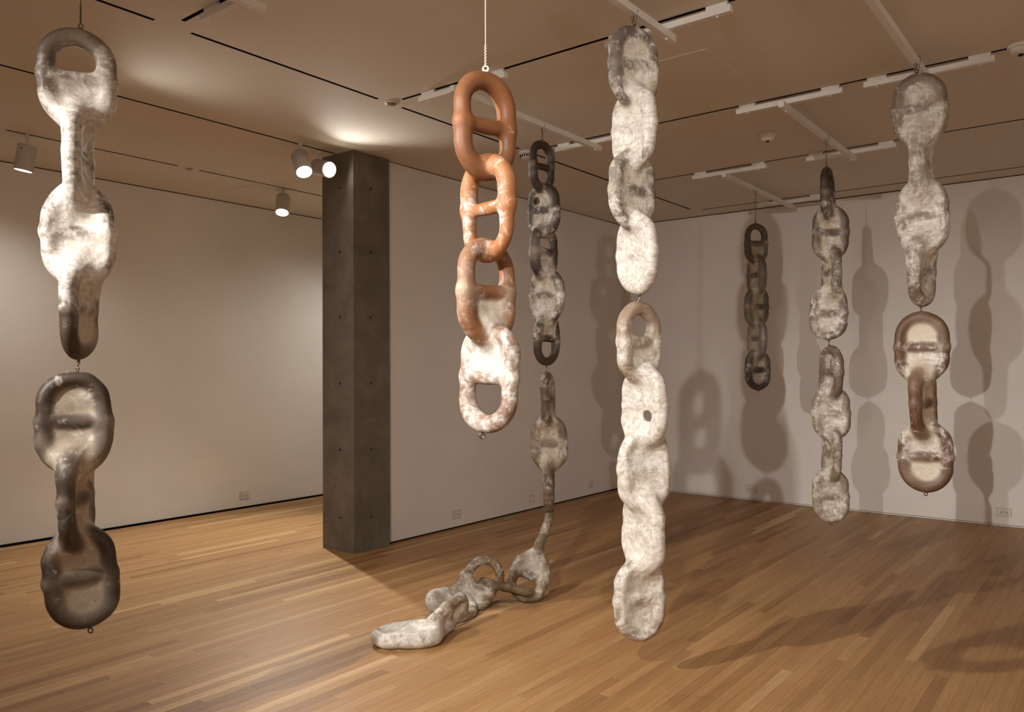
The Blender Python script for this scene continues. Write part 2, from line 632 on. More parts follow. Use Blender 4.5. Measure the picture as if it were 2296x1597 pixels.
def holed_face(bm, org, eu, ev, en, W, Ht, holes, r=0.013, depth=0.045):
    """rectangle org + u*eu + v*ev with round blind holes; en points inwards."""
    P = lambda u, v, n=0.0: bm.verts.new(Vector(org) + eu * u + ev * v + en * n)
    zs = [0.0]
    for hu, hv in holes:
        zs += [hv - 0.05, hv + 0.05]
    zs.append(Ht)
    for i in range(0, len(zs), 2):
        bm.faces.new([P(0, zs[i]), P(W, zs[i]), P(W, zs[i + 1]), P(0, zs[i + 1])])
    seg = 16
    for hu, hv in holes:
        a, b_ = hv - 0.05, hv + 0.05
        l, rr = hu - 0.05, hu + 0.05
        bm.faces.new([P(0, a), P(l, a), P(l, b_), P(0, b_)])
        bm.faces.new([P(rr, a), P(W, a), P(W, b_), P(rr, b_)])
        sq, ci, ce, bt = [], [], [], []
        for k in range(seg):
            t = 2 * math.pi * k / seg
            c_, s_ = math.cos(t), math.sin(t)
            m_ = max(abs(c_), abs(s_))
            sq.append(P(hu + 0.05 * c_ / m_, hv + 0.05 * s_ / m_))
            ci.append(P(hu + r * c_, hv + r * s_))
            ce.append(P(hu + r * 0.8 * c_, hv + r * 0.8 * s_, depth))
        for k in range(seg):
            k2 = (k + 1) % seg
            bm.faces.new([sq[k], sq[k2], ci[k2], ci[k]])
            bm.faces.new([ci[k], ci[k2], ce[k2], ce[k]])
        bm.faces.new(ce)


for j, (za, zb_) in enumerate(zip(joints, joints[1:])):
    bm = bmesh.new()
    za2, zb2 = za + (0.002 if j else 0), zb_ - (0.002 if j < 2 else 0)
    hs = [z for z in hole_z if za < z < zb_]
    hs.sort()
    Vx, Vy, Vz = Vector((1, 0, 0)), Vector((0, 1, 0)), Vector((0, 0, 1))
    holed_face(bm, Vector((CX0, CY0, za2)) - CO, Vy, Vz, Vx, CY1 - CY0, zb2 - za2, [(hole_y - CY0, z - za2) for z in hs])
    holed_face(bm, Vector((CX0, CY0, za2)) - CO, Vx, Vz, Vy, CX1 - CX0, zb2 - za2, [(hole_x - CX0, z - za2) for z in hs])
    Q = lambda *c_: bm.verts.new(Vector(c_) - CO)
    bm.faces.new([Q(CX1, CY0, za2), Q(CX1, CY1, za2), Q(CX1, CY1, zb2), Q(CX1, CY0, zb2)])
    bm.faces.new([Q(CX0, CY1, za2), Q(CX1, CY1, za2), Q(CX1, CY1, zb2), Q(CX0, CY1, zb2)])
    for z in (za2, zb2):
        bm.faces.new([Q(CX0, CY0, z), Q(CX1, CY0, z), Q(CX1, CY1, z), Q(CX0, CY1, z)])
    bmesh.ops.remove_doubles(bm, verts=bm.verts, dist=1e-5)
    bm_obj('cast_section', bm, M_CONC, colm)
box('core', Vector((CX0 + 0.05, CY0 + 0.05, 0.001)) - CO, Vector((CX1 - 0.003, CY1 - 0.003, H - 0.001)) - CO, M_CONC, colm)
bm = bmesh.new()
for z in joints[1:3]:
    add_box(bm, Vector((CX0 + 0.002, CY0 + 0.002, z - 0.003)) - CO, Vector((CX1 - 0.002, CY1 - 0.002, z + 0.003)) - CO)
bm_obj('pour_joint', bm, M_CONC, colm)


# ================================================================== CEILING FIXTURES
def bar_frame(y, x0, x1, rails, label):
    """suspended white cross bar carried by short rails clipped into the ceiling slots."""
    zc = H - 0.075
    t = empty('hanging_bar_frame', ((x0 + x1) / 2, y, zc))
    tag(t, label, 'hanging bar', 'white suspension bars under the ceiling slots')
    O = Vector(t.location)
    box('cross_bar', Vector((x0, y - 0.018, zc - 0.019)) - O, Vector((x1, y + 0.018, zc + 0.019)) - O, M_WHITE, t, 0.002)
    for X, ya, yb_ in rails:
        r_ = box('rail', Vector((X - 0.018, ya, H - 0.056)) - O, Vector((X + 0.018, yb_, H - 0.022)) - O, M_WHITE, t, 0.002)
        for yy in (ya + 0.075, yb_ - 0.075):
            box('slot_adapter', Vector((X - 0.010, yy - 0.055, H - 0.022)) - O, Vector((X + 0.010, yy + 0.055, H + 0.02)) - O, M_WHITE, r_)
            lathe_obj('bolt', [(0, -0.008), (0.005, -0.008), (0.005, 0), (0, 0)], M_WHITE, r_, 10,
                      Matrix.Translation(Vector((X, yy, H - 0.056)) - O))
        lathe_obj('bolt', [(0, -0.008), (0.006, -0.008), (0.006, 0), (0, 0)], M_WHITE, t, 10,
                  Matrix.Translation(Vector((X, y, zc - 0.019)) - O))
    return t


bar_frame(3.21, 0.50, 2.215, [(0.60, 2.87, 3.57), (2.136, 2.90, 3.60)], 'white suspension bar above the pale key-shaped chain')
bar_frame(3.235, 3.55, 5.25, [(3.66, 2.90, 3.61), (5.18, 2.90, 3.60)], 'white suspension bar carrying the long chain that reaches the floor')
bar_frame(1.858, 2.04, 3.735, [(2.136, 1.50, 2.21), (3.66, 1.51, 2.215)], 'white suspension bar shared by the white chain and the rust chain')
bar_frame(0.937, 3.55, 5.225, [(3.66, 0.60, 1.29), (5.18, 0.595, 1.29)], 'white suspension bar above the chain with the red-brown lower rings')
bar_frame(1.772, 5.09, 6.80, [(5.18, 1.415, 2.105), (6.73, 1.44, 2.13)], 'white suspension bar above the two-part grey chain near the wall')
bar_frame(2.825, 6.65, 8.47, [(6.73, 2.47, 3.155), (8.335, 2.475, 3.165)], 'white suspension bar above the short dark grey chain')


def ceiling_disc(px, py, kind, label):
    P = onz(px, py, H)
    if kind == 'disc':
        t = empty('sprinkler_cover', P)
        tag(t, label, 'sprinkler cover', 'round sprinkler covers')
        lathe_obj('rim', [(0.034, 0), (0.046, 0), (0.046, -0.004), (0.036, -0.006), (0.034, 0)], M_WHITE, t, 32)
        lathe_obj('cap', [(0, -0.012), (0.030, -0.012), (0.035, -0.008), (0.035, 0), (0, 0)], M_GREYDISC, t, 32)
    elif kind == 'dome':
        t = empty('smoke_detector', P)
        tag(t, label, 'smoke detector')
        lathe_obj('base', [(0, 0), (0.062, 0), (0.066, -0.006), (0.064, -0.018), (0, -0.018)], M_WHITE, t, 36)
        lathe_obj('dome', [(0.050, -0.018), (0.048, -0.034), (0.036, -0.046), (0.018, -0.051), (0, -0.052)], M_WHITE, t, 36)
        lathe_obj('sensor', [(0, -0.060), (0.012, -0.060), (0.014, -0.050), (0, -0.050)], M_SLOT, t, 16)
    elif kind == 'vent':
        t = empty('alarm_sounder', P)
        tag(t, label, 'ceiling alarm')
        lathe_obj('base', [(0, 0), (0.070, 0), (0.073, -0.008), (0.071, -0.022), (0, -0.022)], M_WHITE, t, 36)
        lathe_obj('body', [(0.060, -0.022), (0.058, -0.044), (0.050, -0.055), (0, -0.058)], M_WHITE, t, 36)
        for k in range(18):
            a_ = 2 * math.pi * k / 18
            bm = bmesh.new()
            add_box(bm, (-0.0045, -0.004, -0.012), (0.0045, 0.004, 0.009))
            bmesh.ops.transform(bm, matrix=Matrix.Rotation(a_, 4, 'Z') @ Matrix.Translation((0, 0.058, -0.036)), verts=bm.verts)
            bm_obj('vent', bm, M_SLOT, t)
    else:
        t = empty('ceiling_speaker', P)
        tag(t, label, 'ceiling speaker')
        lathe_obj('rim', [(0.10, 0), (0.118, 0), (0.118, -0.005), (0.10, -0.008), (0.10, 0)], M_WHITE, t, 40)
        lathe_obj('grille', [(0, -0.004), (0.10, -0.004), (0.10, 0), (0, 0)], M_CEIL, t, 40)
    return t


ceiling_disc(877, 231, 'disc', 'small round grey sprinkler cover at the crossing of slots near the lit spotlights')
ceiling_disc(424, 377, 'disc', 'small round grey sprinkler cover in the side bay ceiling')
ceiling_disc(1183, 341, 'vent', 'round white ceiling alarm with dark vents beside the dark chain')
ceiling_disc(1721, 301, 'dome', 'white domed smoke detector on open ceiling between two bars')
ceiling_disc(1857, 392, 'speaker', 'flat round ceiling speaker behind the top of the two-part grey chain')
ceiling_disc(2289, 101, 'dome', 'white domed smoke detector in a gap of a ceiling slot')


def spot_head(lens, aim, watts, cone, blend, colr, label):
    lens, aim = Vector(lens), Vector(aim)
    d = (aim - lens).normalized()
    L, r = 0.195, 0.066
    back = lens - d * L
    # pivot sits on the body side that faces the ceiling
    mid = lens - d * (L * 0.80)
    t = empty('track_spotlight', (mid.x, mid.y, H))
    tag(t, label, 'spotlight', 'cylindrical track spotlights')
    O = Vector(t.location)
    rot = d.to_track_quat('Z', 'Y').to_matrix().to_4x4()
    mt = Matrix.Translation(back - O) @ rot
    lathe_obj('housing', [(0, 0), (r * 0.93, 0), (r, 0.006), (r, L), (r * 0.92, L), (r * 0.78, L - 0.02), (0, L - 0.022)], M_LAMP, t, 40, mt)
    lathe_obj('lens', [(0, L - 0.014), (r * 0.74, L - 0.014), (r * 0.76, L - 0.02), (0, L - 0.0205)], M_LENS, t, 32, mt)
    top = Vector((mid.x, mid.y, H + 0.01)) - O
    tube_obj('stem', [mid - O, top], 0.008, M_WHITE, t, 10)
    box('track_adapter', (-0.012, -0.012, -0.022), (0.012, 0.012, 0.03), M_WHITE, t)
    for s in (-1, 1):
        side = d.cross(Vector((0, 0, 1))).normalized() * s
        p = mid - O + side * (r - 0.001)
        lathe_obj('pivot_screw', [(0, 0.004), (0.006, 0.004), (0.007, 0), (0, 0)], M_STEEL, t, 10,
                  Matrix.Translation(p) @ side.to_track_quat('Z', 'Y').to_matrix().to_4x4())
    ld = bpy.data.lights.new('spot_beam', 'SPOT')
    ld.energy = watts
    ld.color = colr
    ld.spot_size = math.radians(cone)
    ld.spot_blend = blend
    ld.shadow_soft_size = 0.024
    lo = bpy.data.objects.new('spot_beam', ld)
    COL.objects.link(lo)
    lo.parent = t
    lo.location = lens + d * 0.012 - O
    lo.rotation_euler = (-d).to_track_quat('Z', 'Y').to_euler()
    return t


for h_ in HEADS:
    spot_head(*h_)


# ================================================================== OUTLETS
def outlet(P, axis, kind, label):
    """axis: wall tangent; the plate sits proud of the wall towards the room."""
    t = empty('outlet_plate', P)
    tag(t, label, 'wall outlet' if kind != 'blank' else 'wall plate', 'small plates low on the walls')
    tx = Vector(axis)
    nz = Vector((0, 0, 1))
    nn = Vector((0, -1, 0)) if abs(axis[0]) > 0.5 else Vector((-1, 0, 0))
    m_ = Matrix(((tx.x, nz.x, nn.x, 0), (tx.y, nz.y, nn.y, 0), (tx.z, nz.z, nn.z, 0), (0, 0, 0, 1)))

    def bx(name, lo, hi, mat, par, bev=0.0):
        bm = bmesh.new()
        add_box(bm, lo, hi, bev)
        bmesh.ops.transform(bm, matrix=m_, verts=bm.verts)
        return bm_obj(name, bm, mat, par)
    w = 0.058 if kind == 'duplex' else 0.036
    if kind == 'square':
        w = 0.036
    bx('plate_edge_shade', (-w - 0.0025, -0.0385, 0.0), (w + 0.0025, 0.0385, 0.0025), M_PLATEEDGE, t)  # darker rim painted in as the shadow edge round the plate
    bx('plate', (-w, -0.036, 0.0), (w, 0.036, 0.007), M_PLATE, t, 0.0015)
    if kind in ('duplex',):
        for s in (-1, 1):
            rc = bx('receptacle', (s * 0.020 - 0.016, -0.014, 0.006), (s * 0.020 + 0.016, 0.014, 0.009), M_PLATE, t, 0.001)
            for dy in (-0.006, 0.006):
                bx('socket_slot', (s * 0.020 - 0.008, dy - 0.0026, 0.008), (s * 0.020 - 0.000, dy + 0.0026, 0.0096), M_PLATEHOLE, rc)
            bx('socket_slot', (s * 0.020 + 0.005, -0.003, 0.008), (s * 0.020 + 0.011, 0.003, 0.0096), M_PLATEHOLE, rc)
    elif kind == 'square':
        ins = bx('data_insert', (-0.016, -0.018, 0.006), (0.016, 0.018, 0.009), M_PLATE, t, 0.001)
        bx('jack', (-0.006, -0.008, 0.009), (0.006, 0.004, 0.0096), M_PLATEHOLE, ins)
    return t


outlet(onY(549, 1111, YL - 0.0005), (1, 0, 0), 'duplex', 'white double outlet low on the side bay wall')
outlet(onY(1024, 1154, YM - 0.0005), (1, 0, 0), 'duplex', 'white double outlet low on the wall just right of the concrete column')
outlet(onY(1192, 1118, YM - 0.0005), (1, 0, 0), 'blank', 'blank white wall plate beside the slim hanging finger of the long chain')
outlet(onY(1325, 1086, YM - 0.0005), (1, 0, 0), 'square', 'square white data plate low on the wall near the room corner')
outlet(onX(1684, 1096, XR - 0.0005), (0, -1, 0), 'duplex', 'white double outlet low on the shadowed wall below the short dark chain')
outlet(onX(2251, 1149, XR - 0.0005), (0, -1, 0), 'duplex', 'white double outlet low on the shadowed wall beyond the red-brown ringed chain')


# ================================================================== CHAINS
LW, LL, LR = 0.252, 0.385, 0.0305     # link width, length, tube radius


class Link:
    def __init__(s, c, ax, wd, tube=(70, 55, 44), panel=(176, 164, 146), film=0.5, up=1, lo=1, holes=(), W=LW, L=LL, r=LR, mem=0.014, fg=0.0):
        s.c = np.array(c, float)
        s.v = np.array(ax, float) / np.linalg.norm(ax)
        w = np.array(wd, float)
        w = w - s.v * (w @ s.v)
        s.u = w / np.linalg.norm(w)
        s.n = np.cross(s.u, s.v)
        s.tube, s.panel, s.film = np.array(lin(tube)), np.array(lin(panel)), film
        s.up, s.lo, s.holes, s.fg = up, lo, holes, fg
        s.hw = W / 2 - r
        s.s = max(L / 2 - W / 2, 0.01)
        s.L, s.r, s.mem = L, r, mem

    def prims(s, P):
        q = P - s.c
        u, v, n = q @ s.u, q @ s.v, q @ s.n
        ev = np.maximum(np.abs(v) - s.s, 0)
        rad = np.sqrt(u * u + ev * ev)
        d2 = rad - s.hw
        ring = np.sqrt(d2 * d2 + n * n) - s.r
        eu = np.maximum(np.abs(u) - (s.hw + 0.009), 0)
        bar = np.sqrt(eu * eu + v * v + n * n) - s.r * 0.80
        mem = None
        if s.up or s.lo:
            mid = np.clip(1 - np.abs(d2) / s.hw, 0, 1)
            th = s.mem + 0.010 * mid
            slab = np.maximum(d2, np.abs(n) - th)
            lim = np.full_like(u, 1.0)
            if s.up and s.lo:
                lim = None
            if lim is not None:
                if s.up:
                    slab = np.maximum(slab, -v + (1 - s.up) * 0.09)
                else:
                    slab = np.maximum(slab, v + (1 - s.lo) * 0.09)
            for hu, hv, hr in s.holes:
                slab = np.maximum(slab, hr - np.hypot(u - hu, v - hv))
            mem = slab
        return ring, bar, mem

    def sdf(s, P, k):
        ring, bar, mem = s.prims(P)
        d = smin(ring, bar, 0.022)
        if mem is not None:
            d = smin(d, mem, k)
        for hu, hv, hr in s.holes:
            pass
        return d


def smin(a, b, k):
    h = np.maximum(k - np.abs(a - b), 0) / k
    return np.minimum(a, b) - h * h * k * 0.25


def lumps(P, seed):
    r_ = np.random.default_rng(seed)
    o = np.zeros(len(P))
    for f, a in ((14, 0.0016), (22, 0.0012), (38, 0.0009), (70, 0.0006)):
        for _ in range(3):
            k = r_.normal(size=3)
            k = k / np.linalg.norm(k) * f * r_.uniform(0.8, 1.2)
            o += a * np.sin(P @ k + r_.uniform(0, 6.28))
    return o


def surface_nets(S, org, h):
    nx, ny, nz = S.shape
    ins = S < 0
    act = np.zeros((nx - 1, ny - 1, nz - 1), np.int8)
    offs = [(a, b, c) for a in (0, 1) for b in (0, 1) for c in (0, 1)]
    for a, b, c in offs:
        act += ins[a:nx - 1 + a, b:ny - 1 + b, c:nz - 1 + c]
    ii, jj, kk = np.nonzero((act > 0) & (act < 8))
    idx = -np.ones(act.shape, np.int32)
    idx[ii, jj, kk] = np.arange(len(ii))
    val = {o: S[ii + o[0], jj + o[1], kk + o[2]] for o in offs}
    acc = np.zeros((len(ii), 3))
    cnt = np.zeros(len(ii))
    for o in offs:
        for ax in range(3):
            if o[ax] == 0:
                p = list(o)
                p[ax] = 1
                p = tuple(p)
                va, vb = val[o], val[p]
                m = (va < 0) != (vb < 0)
                t = np.where(m, va / np.where(m, va - vb, 1), 0)
                pos = np.array(o, float)[None, :].repeat(len(ii), 0)
                pos[:, ax] = t
                acc += pos * m[:, None]
                cnt += m
    V = (acc / cnt[:, None] + np.stack([ii, jj, kk], 1)) * h + org
    quads = []
    for ax in range(3):
        b, c = (ax + 1) % 3, (ax + 2) % 3
        sl0 = [slice(None)] * 3
        sl1 = [slice(None)] * 3
        sl0[ax], sl1[ax] = slice(0, -1), slice(1, None)
        s0, s1 = ins[tuple(sl0)], ins[tuple(sl1)]
        e = np.argwhere(s0 != s1)
        if not len(e):
            continue
        m = (e[:, b] > 0) & (e[:, c] > 0) & (e[:, b] < S.shape[b] - 1) & (e[:, c] < S.shape[c] - 1)
        e = e[m]
        flip = ins[e[:, 0], e[:, 1], e[:, 2]]

        def cell(db, dc):
            q = e.copy()
            q[:, b] -= db
            q[:, c] -= dc
            return idx[q[:, 0], q[:, 1], q[:, 2]]
        A, B_, C_, D = cell(1, 1), cell(0, 1), cell(0, 0), cell(1, 0)
        Q = np.stack([A, B_, C_, D], 1)
        Q[~flip] = Q[~flip][:, ::-1]
        quads.append(Q)
    return V, np.concatenate(quads)


def build_chain(name, links, label, group, kj=0.07, kin=0.02, h=0.0055, seed=1, floor_z=None):
    """one continuous skin grown over all links, cut into link / crossbar / membrane parts."""
    pts = []
    for l in links:
        for a in (-1, 1):
            for b in (-1, 1):
                pts.append(l.c + l.v * a * l.L / 2 + l.u * b * (l.hw + l.r))
    pts = np.array(pts)
    lo = pts.min(0) - 0.075
    hi = pts.max(0) + 0.075
    n = np.ceil((hi - lo) / h).astype(int) + 1
    gx = [lo[i] + np.arange(n[i]) * h for i in range(3)]
    S = np.full(tuple(n), 0.5)
    for li, l in enumerate(links):
        p4 = np.array([l.c + l.v * a * l.L / 2 + l.u * b * (l.hw + l.r) for a in (-1, 1) for b in (-1, 1)])
        a = np.maximum(((p4.min(0) - 0.11 - lo) / h).astype(int), 0)
        b = np.minimum(((p4.max(0) + 0.11 - lo) / h).astype(int) + 1, n)
        G = np.stack(np.meshgrid(*[gx[i][a[i]:b[i]] for i in range(3)], indexing='ij'), -1)
        d = l.sdf(G.reshape(-1, 3), kin).reshape(G.shape[:3])
        sub = S[a[0]:b[0], a[1]:b[1], a[2]:b[2]]
        k = kj[li - 1] if isinstance(kj, (list, tuple)) and li else (kj if not isinstance(kj, (list, tuple)) else 0.05)
        S[a[0]:b[0], a[1]:b[1], a[2]:b[2]] = smin(sub, d, k)
    near = np.abs(S) < 0.05
    I = np.argwhere(near)
    S[near] += lumps(I * h + lo, seed)
    if floor_z is not None:
        zz = gx[2]
        S = np.maximum(S, (floor_z - zz)[None, None, :])
    V, Q = surface_nets(S, lo, h)
    g = np.stack(np.gradient(S, h), -1)
    ci = np.clip(((V - lo) / h).astype(int), 0, n - 2)
    nr = np.zeros_like(V)
    for a in (0, 1):
        for b in (0, 1):
            for c_ in (0, 1):
                nr += g[ci[:, 0] + a, ci[:, 1] + b, ci[:, 2] + c_]
    nr /= np.linalg.norm(nr, axis=1)[:, None] + 1e-9
    # primitive distances at the vertices: label, colours, film
    D = []
    meta = []
    tub = np.full(len(V), 9.0)
    wl = np.zeros((len(links), len(V)))
    for i, l in enumerate(links):
        ring, bar, mem = l.prims(V)
        D += [ring, bar]
        meta += [(i, 0), (i, 1)]
        tub = np.minimum(tub, np.minimum(ring, bar))
        dd = np.minimum(ring, bar)
        if mem is not None:
            D.append(mem + 0.004)
            meta.append((i, 2))
            dd = np.minimum(dd, mem)
        wl[i] = np.exp(-np.maximum(dd, 0) / 0.012)
    wl /= wl.sum(0) + 1e-9
    D = np.array(D)
    lab = D.argmin(0)
    tube = sum(wl[i][:, None] * l.tube for i, l in enumerate(links))
    panel = sum(wl[i][:, None] * l.panel for i, l in enumerate(links))
    film = sum(wl[i] * np.clip(l.film + l.fg * ((V - l.c) @ l.v) / (l.L / 2), 0.0, 1.3) for i, l in enumerate(links))
    s = np.clip((tub + 0.003) / 0.022, 0, 1)
    s = s * s * (3 - 2 * s)
    base = tube * (1 - s[:, None]) + panel * s[:, None]
    film = film * (0.75 + 0.25 * s) + 0.12 * s * (film > 0.1)
    zmin = V[:, 2].min()
    bi = V[:, 2].argmin()
    org = np.array([V[bi, 0], V[bi, 1], zmin])
    t = empty(name, org)
    tag(t, label, 'chain sculpture', group)
    flab = lab[Q[:, 0]]
    ring_of = {i: pi for pi, (i, kind) in enumerate(meta) if kind == 0}
    for pi, (i, kind) in enumerate(meta):          # stray islands go back to their link
        if kind == 0:
            continue
        fi = np.nonzero(flab == pi)[0]
        if not len(fi):
            continue
        comp = np.arange(len(V))
        while True:
            m = comp[Q[fi]].min(1)
            new = comp.copy()
            for q in range(4):
                np.minimum.at(new, Q[fi, q], m)
            new = new[new]
            if (new == comp).all():
                break
            comp = new
        cid = comp[Q[fi, 0]]
        ids, cn = np.unique(cid, return_counts=True)
        small = ids[cn < 0.3 * cn.max()]
        flab[fi[np.isin(cid, small)]] = ring_of[i]
    parts = {}
    for pi, (i, kind) in sorted(enumerate(meta), key=lambda x: (x[1][1], x[1][0])):
        sel = Q[flab == pi]
        if len(sel) < 6 and kind:
            continue
        used, inv = np.unique(sel.reshape(-1), return_inverse=True)
        me = bpy.data.meshes.new(('link', 'crossbar', 'membrane')[kind])
        vv = V[used] - org
        me.from_pydata(vv.tolist(), [], inv.reshape(-1, 4).tolist())
        a1 = me.attributes.new('base', 'FLOAT_COLOR', 'POINT')
        a1.data.foreach_set('color', np.concatenate([base[used], np.ones((len(used), 1))], 1).astype(np.float32).ravel())
        a2 = me.attributes.new('film', 'FLOAT', 'POINT')
        a2.data.foreach_set('value', film[used].astype(np.float32))
        me.polygons.foreach_set('use_smooth', np.ones(len(me.polygons), bool))
        me.normals_split_custom_set_from_vertices(nr[used].tolist())
        o = mesh_obj(me.name, me, M_HIDE, t if kind == 0 else parts[i])
        if kind == 0:
            parts[i] = o
    return t, org


def px_link(d, x, y0, y1, phi, tilt=0.0, **kw):
    """link seen at pixel column x from y0 to y1, at depth d; phi turns it about its own axis
    (0 = face on, positive = its left side nearer); tilt = pixel offset of its foot."""
    A, B = atd(x - tilt / 2, y0, d), atd(x + tilt / 2, y1, d)
    ax = A - B
    c = (A + B) / 2
    vd = c - CAM
    vd[2] = 0
    vd /= np.linalg.norm(vd)
    rt = np.cross(vd, [0, 0, 1.0])
    p = math.radians(phi)
    wd = rt * math.cos(p) + vd * math.sin(p)
    kw.setdefault('L', float(np.linalg.norm(ax)))
    return Link(c, ax, wd, **kw)


def eye(parent, org, P, up=True, mat=None, R=0.009):
    """small steel screw eye: shank into the link plus a ring."""
    mat = mat or M_STEEL
    s = 1 if up else -1
    P = Vector(P)
    o = Vector(org)
    bm = bmesh.new()
    add_tube(bm, [P - Vector((0, 0, s * 0.03)) - o, P + Vector((0, 0, s * 0.004)) - o], 0.004, 8)
    cc = P + Vector((0, 0, s * (0.003 + R)))
    rt = Vector(CR)
    pts = [cc + rt * (R * math.cos(a)) + Vector((0, 0, R * math.sin(a))) - o for a in np.linspace(0, 2 * math.pi, 17)]
    add_tube(bm, pts, 0.0032, 6, caps=False)
    return bm_obj('screw_eye', bm, mat, parent, smooth=True), cc


def wire(lo, hi, mat, label, r=0.0016):
    lo, hi = Vector(lo), Vector(hi)
    t = empty('suspension_wire', lo)
    tag(t, label, 'wire', 'suspension wires')
    o = lo
    tube_obj('cable', [Vector((0, 0, 0.009)), hi - o + Vector((0, 0, -0.021))], r, mat, t, 8)
    n = 40
    pts = []
    for k in range(n):
        a = k / (n - 1)
        th_ = a * 2 * math.pi * 7
        pts.append(Vector((math.cos(th_) * 0.0035, math.sin(th_) * 0.0035, 0.010 + a * 0.075)))
    tube_obj('twist', pts, r * 0.9, mat, t, 6)
    ring = [Vector((math.cos(a) * 0.0075 * CR[0], math.cos(a) * 0.0075 * CR[1], math.sin(a) * 0.009)) + Vector((0, 0, 0.003))
            for a in np.linspace(0, 2 * math.pi, 13)]
    bm = bmesh.new()
    add_tube(bm, ring, r, 6, caps=False)
    bm_obj('loop', bm, mat, t, smooth=True)
    pts = [hi - o + Vector((0, -0.008, -0.075))]
    for k in range(9):
        a = math.pi * k / 8
        pts.append(hi - o + Vector((0, -math.cos(a) * 0.0215, 0.0 + math.sin(a) * 0.0205)))
    pts.append(hi - o + Vector((0, 0.004, -0.06)))
    tube_obj('bar_loop', pts, r * 0.9, mat, t, 6)
    return t


def joint(a, b, label):
    """open S hook joining two screw eyes."""
    a, b = Vector(a), Vector(b)
    m = (a + b) / 2
    pts = []
    rt = Vector(CR)
    ln = (a - b).length / 2 + 0.007
    for k in range(25):
        t = k / 24 * 2 - 1
        pts.append(Vector((0, 0, 1)) * (math.sin(t * 1.9) / math.sin(1.5708) * ln) + rt * (0.006 * math.sin(t * math.pi) * (1 if abs(t) < 2 else 0)))
    o = tube_obj('s_hook', pts, 0.0026, M_STEEL, None, 6)
    o.location = m
    return tag(o, label, 'hook', 'small steel S hooks')


GRP = 'hanging chain sculptures'
ZBAR = H - 0.075
WL = {'c1': 'thin dark wire holding the pale key-shaped chain', 'c2e': 'white coated wire with a long drop holding the rust chain',
      'c3e': 'short thin wire holding the long dark twisted chain that reaches the floor', 'c4e': 'short thin wire holding the white fibre-wrapped chain',
      'c5e': 'long thin wire holding the short dark grey chain near the wall', 'c6e': 'thin wire holding the two-part grey chain with the edge-on top link',
      'c7e': 'thin wire holding the cocoon-like chain with red-brown lower rings'}
JL = {'c1b': 'steel hook between the two sections of the key-shaped chain', 'c3f': 'steel hook between the dark twisted chain and its slim middle section',
      'c4f': 'steel hook between the two white chain sections', 'c6f': 'steel hook between the two taupe grey sections by the wall',
      'c7f': 'steel hook between the cocoon-like chain and the red-brown rings'}

# ---------------- C1 : pale key-shaped chain, near left
D1 = 3.09
dk, pn = (78, 62, 50), (196, 184, 166)
up1 = [
    px_link(D1, 173, 66, 290, 4, tube=(84, 68, 56), panel=pn, film=0.58, fg=-0.45, up=1, lo=1, holes=[(0.0, 0.076, 0.080)], W=0.272, mem=0.008),
    px_link(D1, 176, 240, 464, 76, tube=dk, panel=pn, film=0.85),
    px_link(D1, 176, 412, 636, -4, tube=dk, panel=pn, film=0.8, W=0.262),
    px_link(D1, 177, 584, 808, 68, tilt=-4, tube=(66, 50, 40), panel=pn, film=0.45, fg=0.45),
]
t1, o1 = build_chain('hanging_chain', up1, 'pale grey key-shaped hanging chain, its topmost ring open, between the side bay and the viewer', GRP, kj=0.095, kin=0.02, h=0.005, seed=11)
e1, c1 = eye(t1, o1, atd(181, 66, D1))
wire(c1, (c1[0], c1[1], ZBAR), M_WIRE, WL['c1'])
e1b, c1b = eye(t1, o1, atd(176, 807, D1), up=False, R=0.0045)
lo1 = [
    px_link(D1, 166, 830, 1060, -3, tube=(70, 56, 46), panel=(170, 156, 138), film=0.22, up=1, lo=1, W=0.265, mem=0.008),
    px_link(D1, 170, 1004, 1236, 70, tilt=10, tube=(72, 58, 48), panel=(168, 152, 134), film=0.3),
    px_link(D1, 184, 1180, 1409, 6, tilt=22, tube=(64, 50, 41), panel=(172, 158, 140), film=0.16, W=0.262, mem=0.009),
]
t1b, o1b = build_chain('hanging_chain', lo1, 'dark brown lower section of the key-shaped chain with two cream panelled links', GRP, kj=0.085, kin=0.018, h=0.005, seed=12)
_, c1c = eye(t1b, o1b, atd(174, 832, D1), R=0.0045)
joint(c1b, c1c, JL['c1b'])
eye(t1b, o1b, atd(203, 1407, D1), up=False)

# ---------------- C2 : rust chain
D2 = 2.80
rust, rb = (166, 98, 52), (120, 76, 48)
c2 = [
    px_link(D2, 1088, 162, 405, 38, tilt=4, tube=(124, 82, 53), panel=(168, 104, 60), film=0.04, up=0, lo=0, W=0.262),
    px_link(D2, 1094, 346, 590, -46, tilt=2, tube=(160, 104, 62), panel=(190, 140, 98), film=0.42, up=0, lo=0),
    px_link(D2, 1092, 532, 776, 42, tilt=2, tube=(136, 92, 60), panel=(198, 184, 160), film=0.40, up=0, lo=1, mem=0.006),
    px_link(D2, 1096, 722, 970, -38, tilt=-10, tube=(118, 82, 60), panel=(212, 202, 184), film=0.66, fg=0.12, up=1, lo=0, mem=0.008),
]
t2, o2 = build_chain('hanging_chain', c2, 'rust-orange hanging chain of four open links with white fibres', GRP, kj=[0.035, 0.04, 0.05], kin=0.018, h=0.0048, seed=13)
_, c2e = eye(t2, o2, atd(1089, 163, D2), mat=M_WIREW, R=0.010)
wire(c2e, (c2e[0], c2e[1], ZBAR), M_WIREW, WL['c2e'], 0.0022)
eye(t2, o2, atd(1081, 970, D2), up=False)

